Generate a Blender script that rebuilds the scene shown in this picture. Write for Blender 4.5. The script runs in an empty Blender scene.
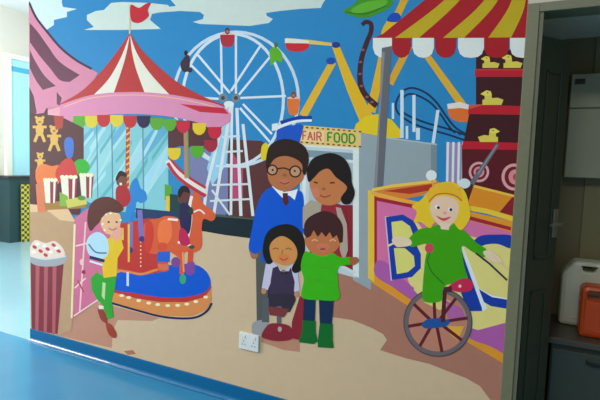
import bpy, bmesh, math, random
from mathutils import Vector, Matrix
from mathutils.geometry import tessellate_polygon
random.seed(7)
S = bpy.context.scene
COL = S.collection
# ------------------------------------------------------------------ camera
F = 479.0; EYE = Vector((0, 0, 1.5))
XW = Vector((0.89771984, -0.06549755, 0.43567094))
YW = Vector((0.43906739, 0.05149051, -0.89697745))
ZW = Vector((0.03631691, 0.99652336, 0.07498189))
ROT = Matrix((XW, YW, ZW))
cd = bpy.data.cameras.new('camera'); cam = bpy.data.objects.new('camera', cd); COL.objects.link(cam)
cd.sensor_width = 36; cd.lens = 36 * F / 600; cd.clip_start = .02
cam.matrix_world = Matrix.Translation(EYE) @ ROT.to_4x4()
S.camera = cam
D = 2.4609            # distance of the mural wall
def ray(px, py): return ROT @ Vector(((px - 300) / F, -(py - 200) / F, -1))
def wall(px, py, y=D):
    d = ray(px, py); return EYE + d * (y / d.y)
UL, UR = -3.566, -0.078          # the mural's two edges
ZB, ZT = 0.100, 2.95
# ------------------------------------------------------------------ materials
def lin(c):
    c /= 255.0
    return c / 12.92 if c <= .04045 else ((c + .055) / 1.055) ** 2.4
MATS = {}
def mat(name, rgb, rough=.5, gain=1.0, noise=.06, scale=30, metal=0, bump=0, spec=.5, emit=0, coat=0):
    if name in MATS: return MATS[name]
    m = bpy.data.materials.new(name); m.use_nodes = True
    nt = m.node_tree; b = nt.nodes['Principled BSDF']
    col = [min(.93, lin(v) * gain) for v in rgb]
    b.inputs['Roughness'].default_value = rough; b.inputs['Metallic'].default_value = metal
    b.inputs['Specular IOR Level'].default_value = spec; b.inputs['Coat Weight'].default_value = coat
    tc = nt.nodes.new('ShaderNodeTexCoord'); nz = nt.nodes.new('ShaderNodeTexNoise')
    nz.inputs['Scale'].default_value = scale; nz.inputs['Detail'].default_value = 4
    nt.links.new(tc.outputs['Object'], nz.inputs['Vector'])
    mx = nt.nodes.new('ShaderNodeMix'); mx.data_type = 'RGBA'
    mx.inputs['A'].default_value = [c * (1 - noise) for c in col] + [1]
    mx.inputs['B'].default_value = [min(1, c * (1 + noise)) for c in col] + [1]
    nt.links.new(nz.outputs['Fac'], mx.inputs['Factor'])
    nt.links.new(mx.outputs['Result'], b.inputs['Base Color'])
    if bump:
        bp = nt.nodes.new('ShaderNodeBump'); bp.inputs['Strength'].default_value = bump; bp.inputs['Distance'].default_value = .002
        nt.links.new(nz.outputs['Fac'], bp.inputs['Height']); nt.links.new(bp.outputs['Normal'], b.inputs['Normal'])
    if emit:
        b.inputs['Emission Color'].default_value = col + [1]; b.inputs['Emission Strength'].default_value = emit
    MATS[name] = m
    return m
PAINT_GAIN = 1.12
def paint(rgb): return mat('mural_paint_%02x%02x%02x' % rgb, rgb, rough=.5, gain=PAINT_GAIN, noise=.05, scale=14, spec=.12)
# ------------------------------------------------------------------ painting shapes (outlines on the photo, thrown onto the wall)
def catmull(pts, closed=True, n=5):
    out = []; N = len(pts)
    rng = N if closed else N - 1
    for i in range(rng):
        if closed: p0, p1, p2, p3 = pts[i - 1], pts[i], pts[(i + 1) % N], pts[(i + 2) % N]
        else: p0, p1, p2, p3 = pts[max(i - 1, 0)], pts[i], pts[i + 1], pts[min(i + 2, N - 1)]
        for k in range(n):
            t = k / n
            out.append(tuple(.5 * (2 * p1[j] + (p2[j] - p0[j]) * t + (2 * p0[j] - 5 * p1[j] + 4 * p2[j] - p3[j]) * t * t
                       + (3 * p1[j] - p0[j] - 3 * p2[j] + p3[j]) * t ** 3) for j in (0, 1)))
    if not closed: out.append(pts[-1])
    return out
def ell(cx, cy, rx, ry=None, a0=0, a1=360, rot=0, n=28):
    ry = rx if ry is None else ry; r = math.radians(rot); out = []
    full = abs(a1 - a0) >= 360
    for k in range(n if full else n + 1):
        a = math.radians(a0 + (a1 - a0) * k / n); x, y = rx * math.cos(a), ry * math.sin(a)
        out.append((cx + x * math.cos(r) - y * math.sin(r), cy + x * math.sin(r) + y * math.cos(r)))
    return out
def P(rgb, *pts): return (rgb, list(pts))
def SM(rgb, *pts): return (rgb, catmull(list(pts)))
def E(rgb, cx, cy, rx, ry=None, rot=0, a0=0, a1=360): return (rgb, ell(cx, cy, rx, ry, a0, a1, rot))
def stroke(pts, w, closed=False):
    L, R = [], []; N = len(pts)
    ws = w if isinstance(w, (list, tuple)) else (w, w)
    for i, p in enumerate(pts):
        a = pts[i - 1] if (i or closed) else p
        b = pts[(i + 1) % N] if (i < N - 1 or closed) else p
        d1 = Vector((p[0] - a[0], p[1] - a[1])); d2 = Vector((b[0] - p[0], b[1] - p[1]))
        if d1.length < 1e-6: d1 = d2
        if d2.length < 1e-6: d2 = d1
        d1.normalize(); d2.normalize(); t = d1 + d2
        if t.length < 1e-3: t = d1
        t.normalize(); nrm = Vector((-t.y, t.x)); c = max(.5, nrm.dot(Vector((-d1.y, d1.x))))
        hw = (ws[0] + (ws[1] - ws[0]) * i / max(1, N - 1)) / 2 / c
        L.append((p[0] + nrm.x * hw, p[1] + nrm.y * hw)); R.append((p[0] - nrm.x * hw, p[1] - nrm.y * hw))
    if closed: return [[L[i], L[(i + 1) % N], R[(i + 1) % N], R[i]] for i in range(N)]
    return [L + R[::-1]]
def L(rgb, w, *pts): return (rgb, 'M', stroke(list(pts), w))
def LS(rgb, w, *pts): return (rgb, 'M', stroke(catmull(list(pts), False), w))
def RING(rgb, w, cx, cy, rx, ry=None, rot=0, a0=0, a1=360):
    full = abs(a1 - a0) >= 360
    return (rgb, 'M', stroke(ell(cx, cy, rx, ry, a0, a1, rot, 44), w, full))
def clip(poly):
    for ax, lim, sg in ((0, UL, 1), (0, UR, -1), (1, ZB, 1), (1, ZT, -1)):
        out = []
        for i in range(len(poly)):
            a, b = poly[i - 1], poly[i]; ia = (a[ax] - lim) * sg >= 0; ib = (b[ax] - lim) * sg >= 0
            if ia != ib:
                t = (lim - a[ax]) / (b[ax] - a[ax]); out.append((a[0] + (b[0] - a[0]) * t, a[1] + (b[1] - a[1]) * t))
            if ib: out.append(b)
        poly = out
        if len(poly) < 3: return []
    return poly
LAYER = [0]
BASE = Vector(((UL + UR) / 2, D, ZB))
root = bpy.data.objects.new('mural', None); COL.objects.link(root); root.location = BASE
root['label'] = 'large colourful fairground mural painted on the wall above the blue skirting'; root['category'] = 'mural'
def part(name, shapes, parent=None, label=None):
    V, Fc, mi, mats = [], [], [], []
    for sh in shapes:
        LAYER[0] += 1; y = D - .0008 - 5e-6 * LAYER[0]
        m = paint(sh[0])
        if m not in mats: mats.append(m)
        polys = sh[2] if sh[1] == 'M' else [sh[1]]
        for pl in polys:
            q = []
            for p in pl:
                w = wall(*p); q.append((w.x, w.z))
            q = clip(q)
            q = [p for i, p in enumerate(q) if i == 0 or (abs(p[0] - q[i - 1][0]) + abs(p[1] - q[i - 1][1])) > 1e-6]
            if len(q) < 3: continue
            b0 = len(V)
            for p in q: V.append((p[0] - BASE.x, y - BASE.y, p[1] - BASE.z))
            for t in tessellate_polygon([[Vector((p[0], p[1], 0)) for p in q]]):
                a, b, c = (q[i] for i in t)
                ar = (b[0] - a[0]) * (c[1] - a[1]) - (c[0] - a[0]) * (b[1] - a[1])
                if abs(ar) < 1e-12: continue
                tt = t if ar > 0 else (t[0], t[2], t[1])   # facing the room (-y)
                Fc.append([b0 + i for i in tt]); mi.append(mats.index(m))
    me = bpy.data.meshes.new(name); me.from_pydata(V, [], Fc)
    for m in mats: me.materials.append(m)
    me.polygons.foreach_set('material_index', mi); me.update()
    o = bpy.data.objects.new(name, me); COL.objects.link(o); o.parent = parent or root
    if label: o['label'] = label
    return o
# ------------------------------------------------------------------ palette
SKY=(42,132,186); CLOUD=(204,216,206); WHITE=(222,228,220); SAND=(206,180,146); TERRA=(172,118,98)
RED=(188,52,56); YEL=(226,186,40); MAROON=(92,52,52); BLACK=(34,28,28); NAVY=(24,34,84); GREEN=(56,150,44)
ORANGE=(222,100,52); PINK=(214,118,146); BROWN=(84,50,40); BLUE=(14,86,196); DKGREEN=(26,42,48); STEEL=(150,162,166)
# ------------------------------------------------------------------ backdrop
part('sky', [P(SKY,(25,-160),(560,-160),(520,420),(25,420))], label='flat blue painted sky')
def cloud(*pts): part('cloud', [SM(CLOUD,*pts)])
part('cloud', [P((206,226,226),(29,-40),(62,-40),(62,3),(63,7),(77,9),(67,12),(67,17),(54,20),(54,25),(45,31),(38,22),(29,0))])
part('cloud', [P(CLOUD,(104,10),(111,3),(122,2),(150,3),(168,5),(172,10),(152,14),(150,20),(161,29),(122,30),(84,30),(94,27),(87,20),(87,15),(96,11))])
part('cloud', [P(CLOUD,(166,-6),(330,-8),(322,5),(321,8),(300,9),(280,11),(266,13),(267,16),(273,19),(269,23),(250,26),(225,25),(200,24),(193,22),(203,19),(204,15),(200,12),(180,11),(152,13),(160,8),(176,6))])
part('ground', [P(SAND,(25,250),(110,230),(200,226),(254,236),(320,250),(380,290),(520,330),(520,420),(25,420)),
    P(TERRA,(336,270),(371,278),(430,320),(506,365),(520,420),(492,402),(480,386),(466,378),(450,372),(430,364),(405,358),(380,350),(387,340),(383,334),(372,328),(352,320),(332,317)),
    P((188,134,108),(262,331),(300,340),(300,352),(284,350),(261,342)),
    P((190,138,114),(56,335),(74,310),(96,302),(114,306),(160,318),(152,321),(118,320),(113,330),(112,348)),
    P((172,112,84),(124,351),(133,350),(136,354),(128,355))])
part('hedge', [P(DKGREEN,(198,214),(256,219),(256,239),(225,235),(202,231)), P((70,92,84),(205,213),(256,218),(256,220),(205,215.5))])
# tent behind the wheel
part('background_tent', [P(MAROON,(226,139),(262,141),(272,148),(272,220),(226,216)), P((120,124,164),(186,143),(228,140),(228,214),(190,214)),
    P((186,72,110),(232,152),(243,168),(243,200),(232,200))])
# ------------------------------------------------------------------ ferris wheel
wheel = part('ferris_wheel', [RING((198,212,222),3.0,236,99,62.5,67), RING((206,218,226),3.0,233,100,50.5,66)], label='tall white painted ferris wheel')
sp=[]
for a,b in (((221,37),(222,98)),((236,36),(236,98)),((198,55),(230,93)),((191,65),(223,97)),((261,45),(231,91)),((270,57),(238,96)),
            ((205,108),(184,118)),((240,108),(270,142)),((243,104),(272,134)),((181,97),(223,99)),((240,98),(286,96))):
    sp.append(L((212,222,228),2.3,a,b))
for s_ in sp: part('spoke', [s_], wheel)
tw=[P((150,200,220),(226,104),(234,104),(226,165),(212,186),(207,168)),]
for a,b,w in (((227,104),(207,186),3),((231,104),(214,214),3),((232,104),(231,215),2.6),((237,108),(241,216),3.2),((243,124),(253,216),3),((207,186),(204,210),3)):
    tw.append(L((216,222,222),w,a,b))
for a,b in (((216,166),(246,167)),((212,185),(250,184)),((210,201),(251,199)),((222,137),(240,136)),((230,215),(212,190)),((224,152),(243,151))):
    tw.append(L((208,216,218),2,a,b))
part('tower', tw, wheel)
part('hub', [E((120,130,140),223,98,4.5), E((120,130,140),236,98,4.5), E((60,70,80),223,98,2), E((60,70,80),236,98,2), E(WHITE,229,104,5,3)], wheel)
def gondola(rgb, x0,y0,x1,y1, top=BLACK):
    cx=(x0+x1)/2
    part('gondola', [SM(rgb,(x0,y0+2),(x1,y0+2),(x1-1,y1-2),(cx,y1),(x0+1,y1-2)), L((225,200,190),1.4,(x0-.5,y0+2),(x1+.5,y0+2)), E(top,cx,y0-1,2.4,3.4), E((180,110,80),cx,y0-.4,1.4,1.6)], wheel)
gondola((176,46,62),221,32,234,47,(90,50,60))
part('gondola', [SM((58,44,58),(181,62),(187,55),(190,58),(189,70),(184,72),(181,68)), E((58,44,58),190,70,2.6), E(BLACK,186,53,1.8,2.6)], wheel)
part('gondola', [SM((92,172,44),(270,50),(276,47),(282,54),(282,62),(276,61),(271,66),(270,58)), E((70,110,40),276,45,1.8,2.6)], wheel)
gondola((226,116,52),288,96,299,115,(120,70,40))
part('gondola', [SM((222,196,40),(262,146),(267,143),(269,152),(266,160),(261,158))], wheel)
# ------------------------------------------------------------------ swing rides
ride = part('swing_ride', [L((228,178,52),(7,8),(333,62),(303,116)), P((228,178,40),(332,46),(339,45),(352,75),(374,118),(360,122),(347,90)),
    P((230,196,36),(352,137),(356,124),(366,116),(378,114),(392,120),(402,132),(403,138),(380,138))], label='yellow painted swinging arm ride')
part('joint', [E((36,60,130),336,45,4.5,3)], ride); part('joint', [E((30,76,170),331,61,4.8,3.6)], ride)
part('arm', [P((226,190,96),(286,38),(310,40),(332,43),(332,46),(308,44),(286,42))], ride)
part('gondola', [SM((200,44,52),(286,43),(297,42),(309,44),(306,50),(297,52),(288,50)), P((232,224,206),(285,38.5),(298,39),(309,41),(309,43.5),(285,43))], ride)
ride2 = part('swing_ride', [L((226,176,44),(8,9),(391,20),(371,112)), L((222,168,46),(7,7),(397,16),(412,-16)), L((220,164,48),(7,7),(409,46),(390,84)), L((222,170,54),(6,8),(420,46),(466,110)),
    SM((226,180,44),(382,36),(385,24),(393,20),(401,24),(399,36))], label='yellow painted ride arms behind the striped awning')
part('joint', [SM((30,76,170),(387,21),(391,14),(398,13),(401,18),(398,22))], ride2)
part('gondola', [SM((224,112,52),(448,105),(458,104),(472,108),(472,120),(460,122),(450,117)), P((230,220,208),(447,104),(460,102),(473,106),(473,110),(460,108),(448,109))], ride2)
part('green_pod', [SM((66,146,36),(343,11),(353,5),(364,-6),(384,-8),(393,1),(389,8),(378,14),(366,18),(352,16)), SM((96,176,48),(352,9),(366,2),(386,0),(384,6),(366,12),(354,13)), LS((40,110,34),1.2,(345,12),(365,14),(386,6))], label='bright green painted ride pod')
tail=[LS((66,36,44),(4,6),(362,25),(366,22),(371,24),(371,32),(367,42),(362,57),(360,72),(361,86),(367,97),(377,106))]
for a in ((363,50),(360.5,62),(360,74),(361.5,86),(367,97),(372,102)): tail.append(E((150,84,92),a[0],a[1],1.7,1.2))
part('cable', tail, label='dark curling painted cable')
# roller coaster
co=part('roller_coaster',[LS((26,54,92),2,(470,136),(456,128),(446,116),(437,103),(426,93),(413,88),(403,91),(397,100),(396,108),(400,115),(412,123),(428,129),(446,134),(470,142)),
    LS((26,54,92),2,(470,144),(452,130),(441,115),(432,104),(421,97),(411,94),(404,97),(401,106),(404,113),(416,119),(430,124),(448,129),(468,136))], label='dark blue painted roller coaster track')
post=[]
for a,b,w in (((402,90),(402,138),3.4),((414,95),(414,132),3.2),((393,103),(393,119),2.4),((407,126),(407,139),2.6),((418,128),(418,140),4),((438,110),(433,144),3.2)): post.append(L((206,222,230),w,a,b))
for s_ in post: part('support_post', [s_], co)
# grey building with railing
part('grey_building',[P(STEEL,(353,131),(385,137),(437,144),(437,196),(376,196),(371,290),(353,280)),P((124,140,146),(431,144),(437,145),(437,190),(431,190)),L((176,188,192),1.4,(385,137.5),(437,144.5))], label='plain grey painted building')
rl=part('railing',[P((150,140,170),(446,142),(464,144),(464,190),(446,188))])
for x in (448,453.5,459,463.5): part('bar',[L((224,222,226),2.4,(x,142),(x-1,192))],rl)
# ------------------------------------------------------------------ food stall
st=part('food_stall',[P((196,206,208),(300,143),(356,147),(356,278),(300,262)),P((128,150,160),(308,150),(353,153),(353,160),(308,157)),P((176,190,196),(309,160),(353,163),(353,205),(309,205)),P((214,222,222),(335,159),(353,160),(353,163),(335,162)),
   P((140,40,50),(330,205),(354,205),(354,272),(340,266),(330,260)),P(WHITE,(353,146),(359,147),(359,278),(353,275)),L((214,218,216),3,(338,264),(355,273)),L((224,222,210),3,(300,145),(358,148.5)),L((226,228,226),3.4,(305,150),(303,232))], label='white painted food stall under a lettered sign')
sg=[P((226,194,116),(298,125),(361,130),(361,148),(298,144)),P((236,206,140),(301,129),(324,131),(324,143),(301,141))]
for i in range(12):
    x=300.5+i*5.3; sg.append(L((96,60,40) if i%2 else (170,70,60),1.5,(x,127+i*.42),(x+2.6,127.2+i*.42))); sg.append(L((96,60,40) if i%2 else (170,70,60),1.5,(x,142+i*.42),(x+2.6,142.2+i*.42)))
sign=part('sign',sg,st)
def glyph(ch,x,y,w,h,rgb,lw=1.3,sl=.08):
    G={'F':[((0,1),(0,0),(1,0)),((0,.5),(.8,.5))],'A':[((0,1),(.5,0),(1,1)),((.2,.62),(.8,.62))],'I':[((.5,0),(.5,1))],'R':[((0,1),(0,0),(.8,0),(1,.25),(.8,.5),(0,.5)),((.5,.5),(1,1))],
       'O':[((0,.2),(.25,0),(.75,0),(1,.2),(1,.8),(.75,1),(.25,1),(0,.8),(0,.2))],'D':[((0,0),(.6,0),(1,.3),(1,.7),(.6,1),(0,1),(0,0))]}
    q=lambda a,b:(x+a*w,y+b*h+a*w*sl)
    return [L(rgb,lw,q(*s[i]),q(*s[i+1])) for s in G[ch] for i in range(len(s)-1)]
t=[]
for ch,x,w in (('F',303,3.6),('A',308,4.6),('I',313,3),('R',317,4.4)): t+=glyph(ch,x,131.2+(x-303)*.07,w,8.6,(206,88,92),1.5)
part('lettering',t,sign,label='FAIR in pink letters'); t=[]
for ch,x,w in (('F',328,4.4),('O',334.5,5),('O',342,5),('D',349.5,5.4)): t+=glyph(ch,x,132.6+(x-328)*.07,w,8.8,(54,138,50),1.7)
part('lettering',t,sign,label='FOOD in green letters')
part('boat_gondola',[P((26,84,186),(277,128),(300,124),(304,126),(299,146),(276,144)),P((20,62,146),(280,121),(298,116),(312,116),(312,119),(300,120),(282,126)),LS((226,232,236),(3.2,2.4),(275,129),(287,124),(299,121),(312,120.5)),P((222,226,226),(272,124),(278,123),(278,130),(272,131))],label='blue painted boat gondola with white band')
# ------------------------------------------------------------------ game booth
bo=part('game_booth',[P((66,30,34),(476,50),(530,50),(522,150),(462,150),(470,110),(476,108)),P((92,30,36),(462,145),(522,147),(518,222),(462,200))], label='dark maroon painted duck shooting booth')
part('shelf',[P((190,34,48),(475,69),(528,69),(528,77),(475,77)),P((196,60,60),(475,69),(528,69),(528,70.5),(475,70.5))],bo)
part('shelf',[P((190,34,48),(469,105),(524,106),(524,115),(468,114)),P((208,90,70),(469,105),(486,104),(470,109))],bo)
part('shelf',[P((190,34,48),(463,141),(522,143),(522,150),(462,149))],bo)
def duck(x,y,s,flip=1):
    q=lambda a,b:(x+a*s*flip,y+b*s)
    part('duck',[P((222,200,84),q(-10,0),q(-10,-5),q(-4,-6),q(4,-7),q(10,-5),q(8,0)),P((222,200,84),q(-8,-4),q(-8,-11),q(-2,-11),q(0,-4)),P((232,212,90),q(-12,-10.5),q(-8,-13),q(-6,-14),q(-2,-13),q(-1,-9),q(-6,-8.5),q(-9,-9)),E((120,80,30),x-5*s*flip,y-11.5*s,.7*s)],bo)
duck(491,68,.85); duck(513,68,.95); duck(493,105,1.05); duck(488,142,1.0,-1)
part('target',[E((220,160,162),479,172,10.2),E((116,30,38),479,172,7.8),E((216,140,146),479,172,5.4),E((116,30,38),479,172,3.2),E((216,150,150),479,172,1.3)],bo)
part('target',[E((220,160,162),514,177,12.5,13.5),E((116,30,38),514,177,9.5,10.5),E((216,140,146),515,177,6.5,7.5),E((180,70,80),516,177,3,3.6)],bo)
part('popgun',[L((104,104,112),(3.4,5.4),(498,144),(469,188)),L((84,40,36),(5,8),(471,184),(463,204)),L((150,150,156),1,(497,145),(478,174))],bo,label='grey painted pop gun')
# awning
aw=[P((184,30,44),(372,40),(384,36),(440,-40),(530,-40),(531,38))]
for a,b,c,d in (((398,38),(418,38),(478,-40),(455,-40)),((436,38),(460,38),(503,-30),(492,-40)),((486,38),(511,38),(523,-4),(517,-40))):
    pass
def arcstripe(rgb,b0,b1,t0,t1,k):
    l=catmull([b0,((b0[0]+t0[0])/2+k,(b0[1]+t0[1])/2),t0],False); r=catmull([b1,((b1[0]+t1[0])/2+k,(b1[1]+t1[1])/2),t1],False)
    return (rgb,l+r[::-1])
aw=[P((172,32,40),(371,39),(383,34),(432,-6),(470,-40),(531,-40),(530,38))]
aw+=[arcstripe((196,168,34),(395,38),(419,38),(470,-24),(480,-24),4),arcstripe((196,168,34),(443,38),(464,38),(500,-20),(510,-20),5),arcstripe((196,168,34),(488,38),(511,38),(518,-24),(526,-24),6)]
aw+=[L((150,24,40),1.2,(372,39),(530,38))]
awn=part('awning',aw,label='red and yellow striped painted awning')
for i,(x0,x1) in enumerate(((373,392),(392,411),(412.5,434),(435,456),(458,484),(484,509),(510,535))):
    c=(228,230,222) if i%2==0 else (172,32,40); y=38
    part('scallop',[P(c,(x0,y),(x1,y),(x1,y+10),(x1-2,y+16),(x1-6,y+19),((x0+x1)/2,y+20),(x0+6,y+19),(x0+2,y+16),(x0,y+10))],awn)
part('awning_pole',[P((104,104,110),(382,48),(392,46),(388,110),(383,192),(374,191),(379,112)),P((136,138,142),(382,52),(385,52),(380,120),(377,190),(374.5,190),(379,112))],label='grey painted awning pole')
# counter of the booth with the banner
cn=part('booth_counter',[P((226,150,48),(371,191),(386,196),(462,210),(513,221),(506,365),(430,320),(371,282)),
   P((216,112,160),(376,199),(462,218),(511,232),(507,350),(430,312),(376,274)),P((168,36,52),(376,197),(462,214),(511,227),(511,230.5),(462,218),(376,200.5)),P((168,36,52),(376,271),(430,309),(507,352),(507,355),(430,313),(376,275)),
   P((168,36,52),(374.5,196),(377,197),(377,275),(374.5,273)),P((232,188,66),(368,190),(374,191),(374.5,282),(368,278))],label='pink painted banner board in a yellow frame')
part('counter_top',[P((224,128,52),(372,190),(388,185),(436,180),(442,184),(420,196),(400,200)),P((180,56,40),(384,191),(432,184),(432,190),(410,194)),L((236,196,84),3,(372,190),(392,186),(436,181)),L((234,170,70),3.6,(372,193),(400,200),(432,206)),
   P((224,140,40),(474,185),(514,195),(498,214),(466,208)),P((140,36,44),(514,195),(513,220),(498,214)),L((240,190,74),2.4,(474,186),(514,196)),L((238,196,60),5,(458,206),(486,211),(514,219))],cn)
YF=(226,212,128)
part('banner_paint',[SM((176,92,164),(376,262),(386,262),(398,274),(410,284),(424,290),(436,300),(436,314),(424,309),(398,290),(376,276)),SM((176,92,164),(468,326),(480,318),(488,322),(496,318),(509,326),(510,354),(490,346),(470,338)),
   P(YF,(414,232),(470,236),(511,246),(508,322),(478,330),(440,318),(414,290)),SM(YF,(414,222),(424,232),(428,250),(426,276),(418,288),(408,280),(410,250))],cn)
part('letter',[P((206,190,206),(384.8,216.6),(389,216),(394,280),(390.8,280.6)),P((28,62,160),(386,217),(403,214.5),(414,221),(419.5,232),(415,242),(421,254),(421,268),(412,277),(392,280)),
   P((222,214,116),(391.5,222),(402,220.5),(410,226),(413,234),(407,241),(393,242.5)),P((222,214,116),(394,248),(405,248),(414,256),(415,266),(408,272),(397,274))],cn,label='blue capital B filled yellow')
part('letter',[P((222,228,232),(461,246),(463,246),(487,308),(484,311),(480,309)),P((28,62,160),(455,248),(461,249),(482,308),(482,311),(468,311),(460,290))],cn,label='blue slanting letter stroke behind the clown')
part('letter',[SM((28,62,160),(473,243),(480,236),(495,234.5),(512,236),(511,248),(498,244),(486,244.5),(477,248)),
   P((222,228,232),(477,287),(492,295.5),(510,298.5),(509,301),(491,298)),P((28,62,160),(479,289),(492,297),(510,300),(509,309),(491,306),(484,302)),SM(YF,(478,252),(486,247),(500,248),(507,256),(507,292),(496,288),(484,268))],cn,label='curved blue letter filled pale yellow')
PT=(208,132,158); PS=(104,58,78)
tn=part('striped_tent',[P((82,44,48),(29,88),(60,98),(66,116),(50,122),(29,118)),P((202,122,150),(30,86),(92,84),(92,112),(76,120),(62,118),(50,112),(46,106),(42,112),(37,113),(34,104)),P(PT,(29,2),(36,17),(45,30),(60,48),(78,61),(98,73),(92,84),(82,92),(62,102),(58,108),(48,106),(44,113),(36,114),(29,90)),
   P(PS,*(catmull([(30,23),(38,32),(48,46),(60,62),(80,75)],False)+catmull([(70,82),(60,80),(50,68),(40,56),(30,42)],False))),P(PS,*(catmull([(30,50),(36,62),(45,76),(56,86)],False)+catmull([(43,90),(36,80),(30,68)],False))),
   LS((70,44,66),2.2,(29.5,3),(36,17),(45,29),(60,47),(76,60),(92,69)),P((88,50,66),(29,86),(34,96),(37,113),(29,113)),P(PS,(57,92),(62,98),(60,106),(57,104)),P((224,160,170),(48,110),(60,107),(84,112),(82,122),(60,124),(48,118))],label='pink and plum striped painted tent')
# ------------------------------------------------------------------ carousel
ca=part('carousel',[P((74,42,48),(62,118),(84,118),(84,205),(74,202),(62,160)),P((84,48,52),(166,120),(224,122),(214,148),(196,148),(180,146),(168,150)),P((128,194,200),(82,120),(168,120),(169,212),(118,212),(82,200))],label='red and white painted carousel with horses')
st_=[]
for x,y,w,l in ((86,140,5,20),(92,150,4,30),(98,135,6,24),(106,160,4,30),(118,140,5,22),(122,165,4,26),(135,150,5,28),(150,140,7,30),(158,165,7,34),(150,185,6,24),(98,180,5,20)):
    st_.append(P((166,212,216),(x-8,y+l/2),(x+8,y-l/2),(x+8,y-l/2+w),(x-8,y+l/2+w)))
for x,y,w,l in ((90,165,5,26),(108,138,5,24),(124,150,4,20),(140,170,6,28),(160,145,5,24),(106,190,5,20)):
    st_.append(P((96,170,180),(x-8,y+l/2),(x+8,y-l/2),(x+8,y-l/2+w),(x-8,y+l/2+w)))
st_+=[L((84,128,150),1.2,(112,124),(113,200)),L((96,140,160),1.4,(143,124),(144,210)),L((84,128,150),1,(97,124),(98,198))]
part('mirror_drum',[P((150,204,208),(82,196),(82,170),(112,132),(112,160)),P((104,172,196),(82,150),(82,138),(98,121),(108,121)),P((160,208,216),(113,200),(113,186),(143,142),(143,158)),P((92,166,196),(144,160),(144,140),(160,121),(168,121),(168,132)),P((156,208,222),(144,196),(144,178),(168,144),(168,166)),P((100,170,200),(113,146),(113,136),(124,122),(132,122))]+st_,ca)
part('trim_panel',[P((86,160,52),(165,184),(172,186),(172,200),(165,200)),P((222,190,60),(166,196),(174,196),(174,212),(166,212)),P((28,64,64),(170,194),(190,196),(190,222),(170,220)),P((30,60,96),(136,208),(178,212),(178,222),(136,218))],ca)
part('swag',[LS((222,216,208),7,(168,160),(176,172),(188,182),(206,192)),LS((190,44,56),3.4,(168,163),(176,175),(188,185),(206,196)),LS((190,44,56),2.4,(170,158),(178,168),(190,178),(206,188))],ca)
for x,y0,y1 in ((186,128,178),): part('pole',[L((176,132,96),4.6,(x,y0),(x+1,y1)),L((104,160,80),1.6,(x+1.5,y0),(x+2,y1)),L((206,110,110),1.2,(x-1,y0),(x-.5,y1))],ca)
part('pole',[L((186,60,60),4,(128.5,122),(127,196))]+[L((226,190,70),1.6,(126.6,y+3),(130.4,y)) for y in range(126,194,6)],ca)
# the platform
PLT=[P(BLUE,*catmull([(114,289),(115,275),(130,270),(160,266),(192,264),(206,271),(211,283),(205,292),(186,297),(160,297),(135,293)]))]
plat=part('platform',[P((218,138,78),(113,288),(135,294),(160,298),(186,298),(205,292),(211,285),(212,300),(206,310),(192,316),(165,316),(140,310),(113,302)),
   LS((34,36,72),2,(112,303),(140,311),(165,317),(192,318),(206,312),(212,303)),P(RED,(114,286),(135,292),(160,296),(186,297),(205,291),(211,283),(211.5,288),(205,297),(187,302),(160,302),(135,298),(113,292)),
   ]+PLT,ca)
for x,y in ((122,295.5),(129,297.5),(139,300.5),(149,303),(158,304.5),(168,305.5),(178,305.3),(187,304),(196,301.5),(206,297)): part('bulb',[E((244,226,178),x,y,2.4,1.5)],plat)
part('centre_drum',[P((190,56,50),(118,224),(150,218),(168,222),(168,271),(142,275),(118,270)),LS((226,130,58),2.4,(117,270),(130,272),(142,274),(156,270),(168,268))]+[E((236,190,140),141,y,.8,1) for y in range(238,268,4)]+[P((226,190,60),(120,228),(124,228),(124,240),(120,240))],ca)
# blue horse and its rider
part('blue_horse',[SM((40,128,196),(131,184),(137,178),(141,188),(146,192),(147,200),(141,203),(137,202),(135,212),(128,220),(126,214),(128,200)),P((40,128,196),(126,210),(134,212),(131,222),(126,222)),L((120,110,176),4.4,(131,222),(131,250)),L((120,110,176),5,(140,210),(142,240)),E((70,48,120),131,250,2.2,3),E((70,48,120),142,239,2.8,3),L((220,190,70),2,(129,224),(129,262)),L((196,214,220),2.4,(128,272),(128,286))],ca,label='blue painted carousel horse')
part('child_rider',[SM((172,40,48),(116,190),(122,184),(128,188),(131,198),(127,206),(118,206)),SM((120,70,56),(117,178),(121,173),(126,175),(127,183),(121,186),(117,184)),SM(BLACK,(116,178),(120,171),(126,173),(127,177),(121,176),(117,181)),E((230,214,200),121,184,1.4,1.4)],ca,label='child in red on the blue horse')
# orange horse and its rider
ho=part('orange_horse',[SM((214,92,54),(144,226),(150,220),(160,218),(166,216),(178,218),(186,228),(191,215),(191,198),(195,192),(200,195),(204,204),(212,210),(216,216),(212,221),(204,219),(202,228),(202,246),(196,252),(186,252),(180,258),(170,252),(160,254),(148,252),(145,240)),
   SM((204,60,44),(146,224),(152,222),(154,236),(150,252),(145,248)),SM((236,116,66),(160,222),(170,220),(172,236),(164,246),(158,238))],ca,label='orange painted carousel horse with white mane')
part('mane',[LS((232,226,214),3,(192,196),(190,206),(191,218),(189,232),(186,244)),L((236,226,214),2.2,(168,219),(178,220)),LS((230,220,210),1.6,(194,212),(200,210),(205,214)),L((236,228,220),2.2,(178,242),(192,246)),E((40,80,70),192,247,3,2)],ho)
part('leg',[SM((214,78,50),(158,244),(167,244),(166,256),(168,270),(158,270),(159,256)),P((36,96,190),(158,252),(170,251),(170,262),(157,262)),P((214,110,80),(158,264),(169,264),(169,270),(159,270))],ho)
part('leg',[L((220,84,50),4.4,(182,250),(182,274)),E((120,72,140),176,262,4.6,5),L((236,150,90),1.6,(183,252),(184,272)),E((60,160,110),183,279,3.4,5)],ho)
part('leg',[L((214,74,48),5.4,(191,250),(190,270)),SM((128,72,150),(186,264),(194,262),(195,272),(190,275),(185,271))],ho)
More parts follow.
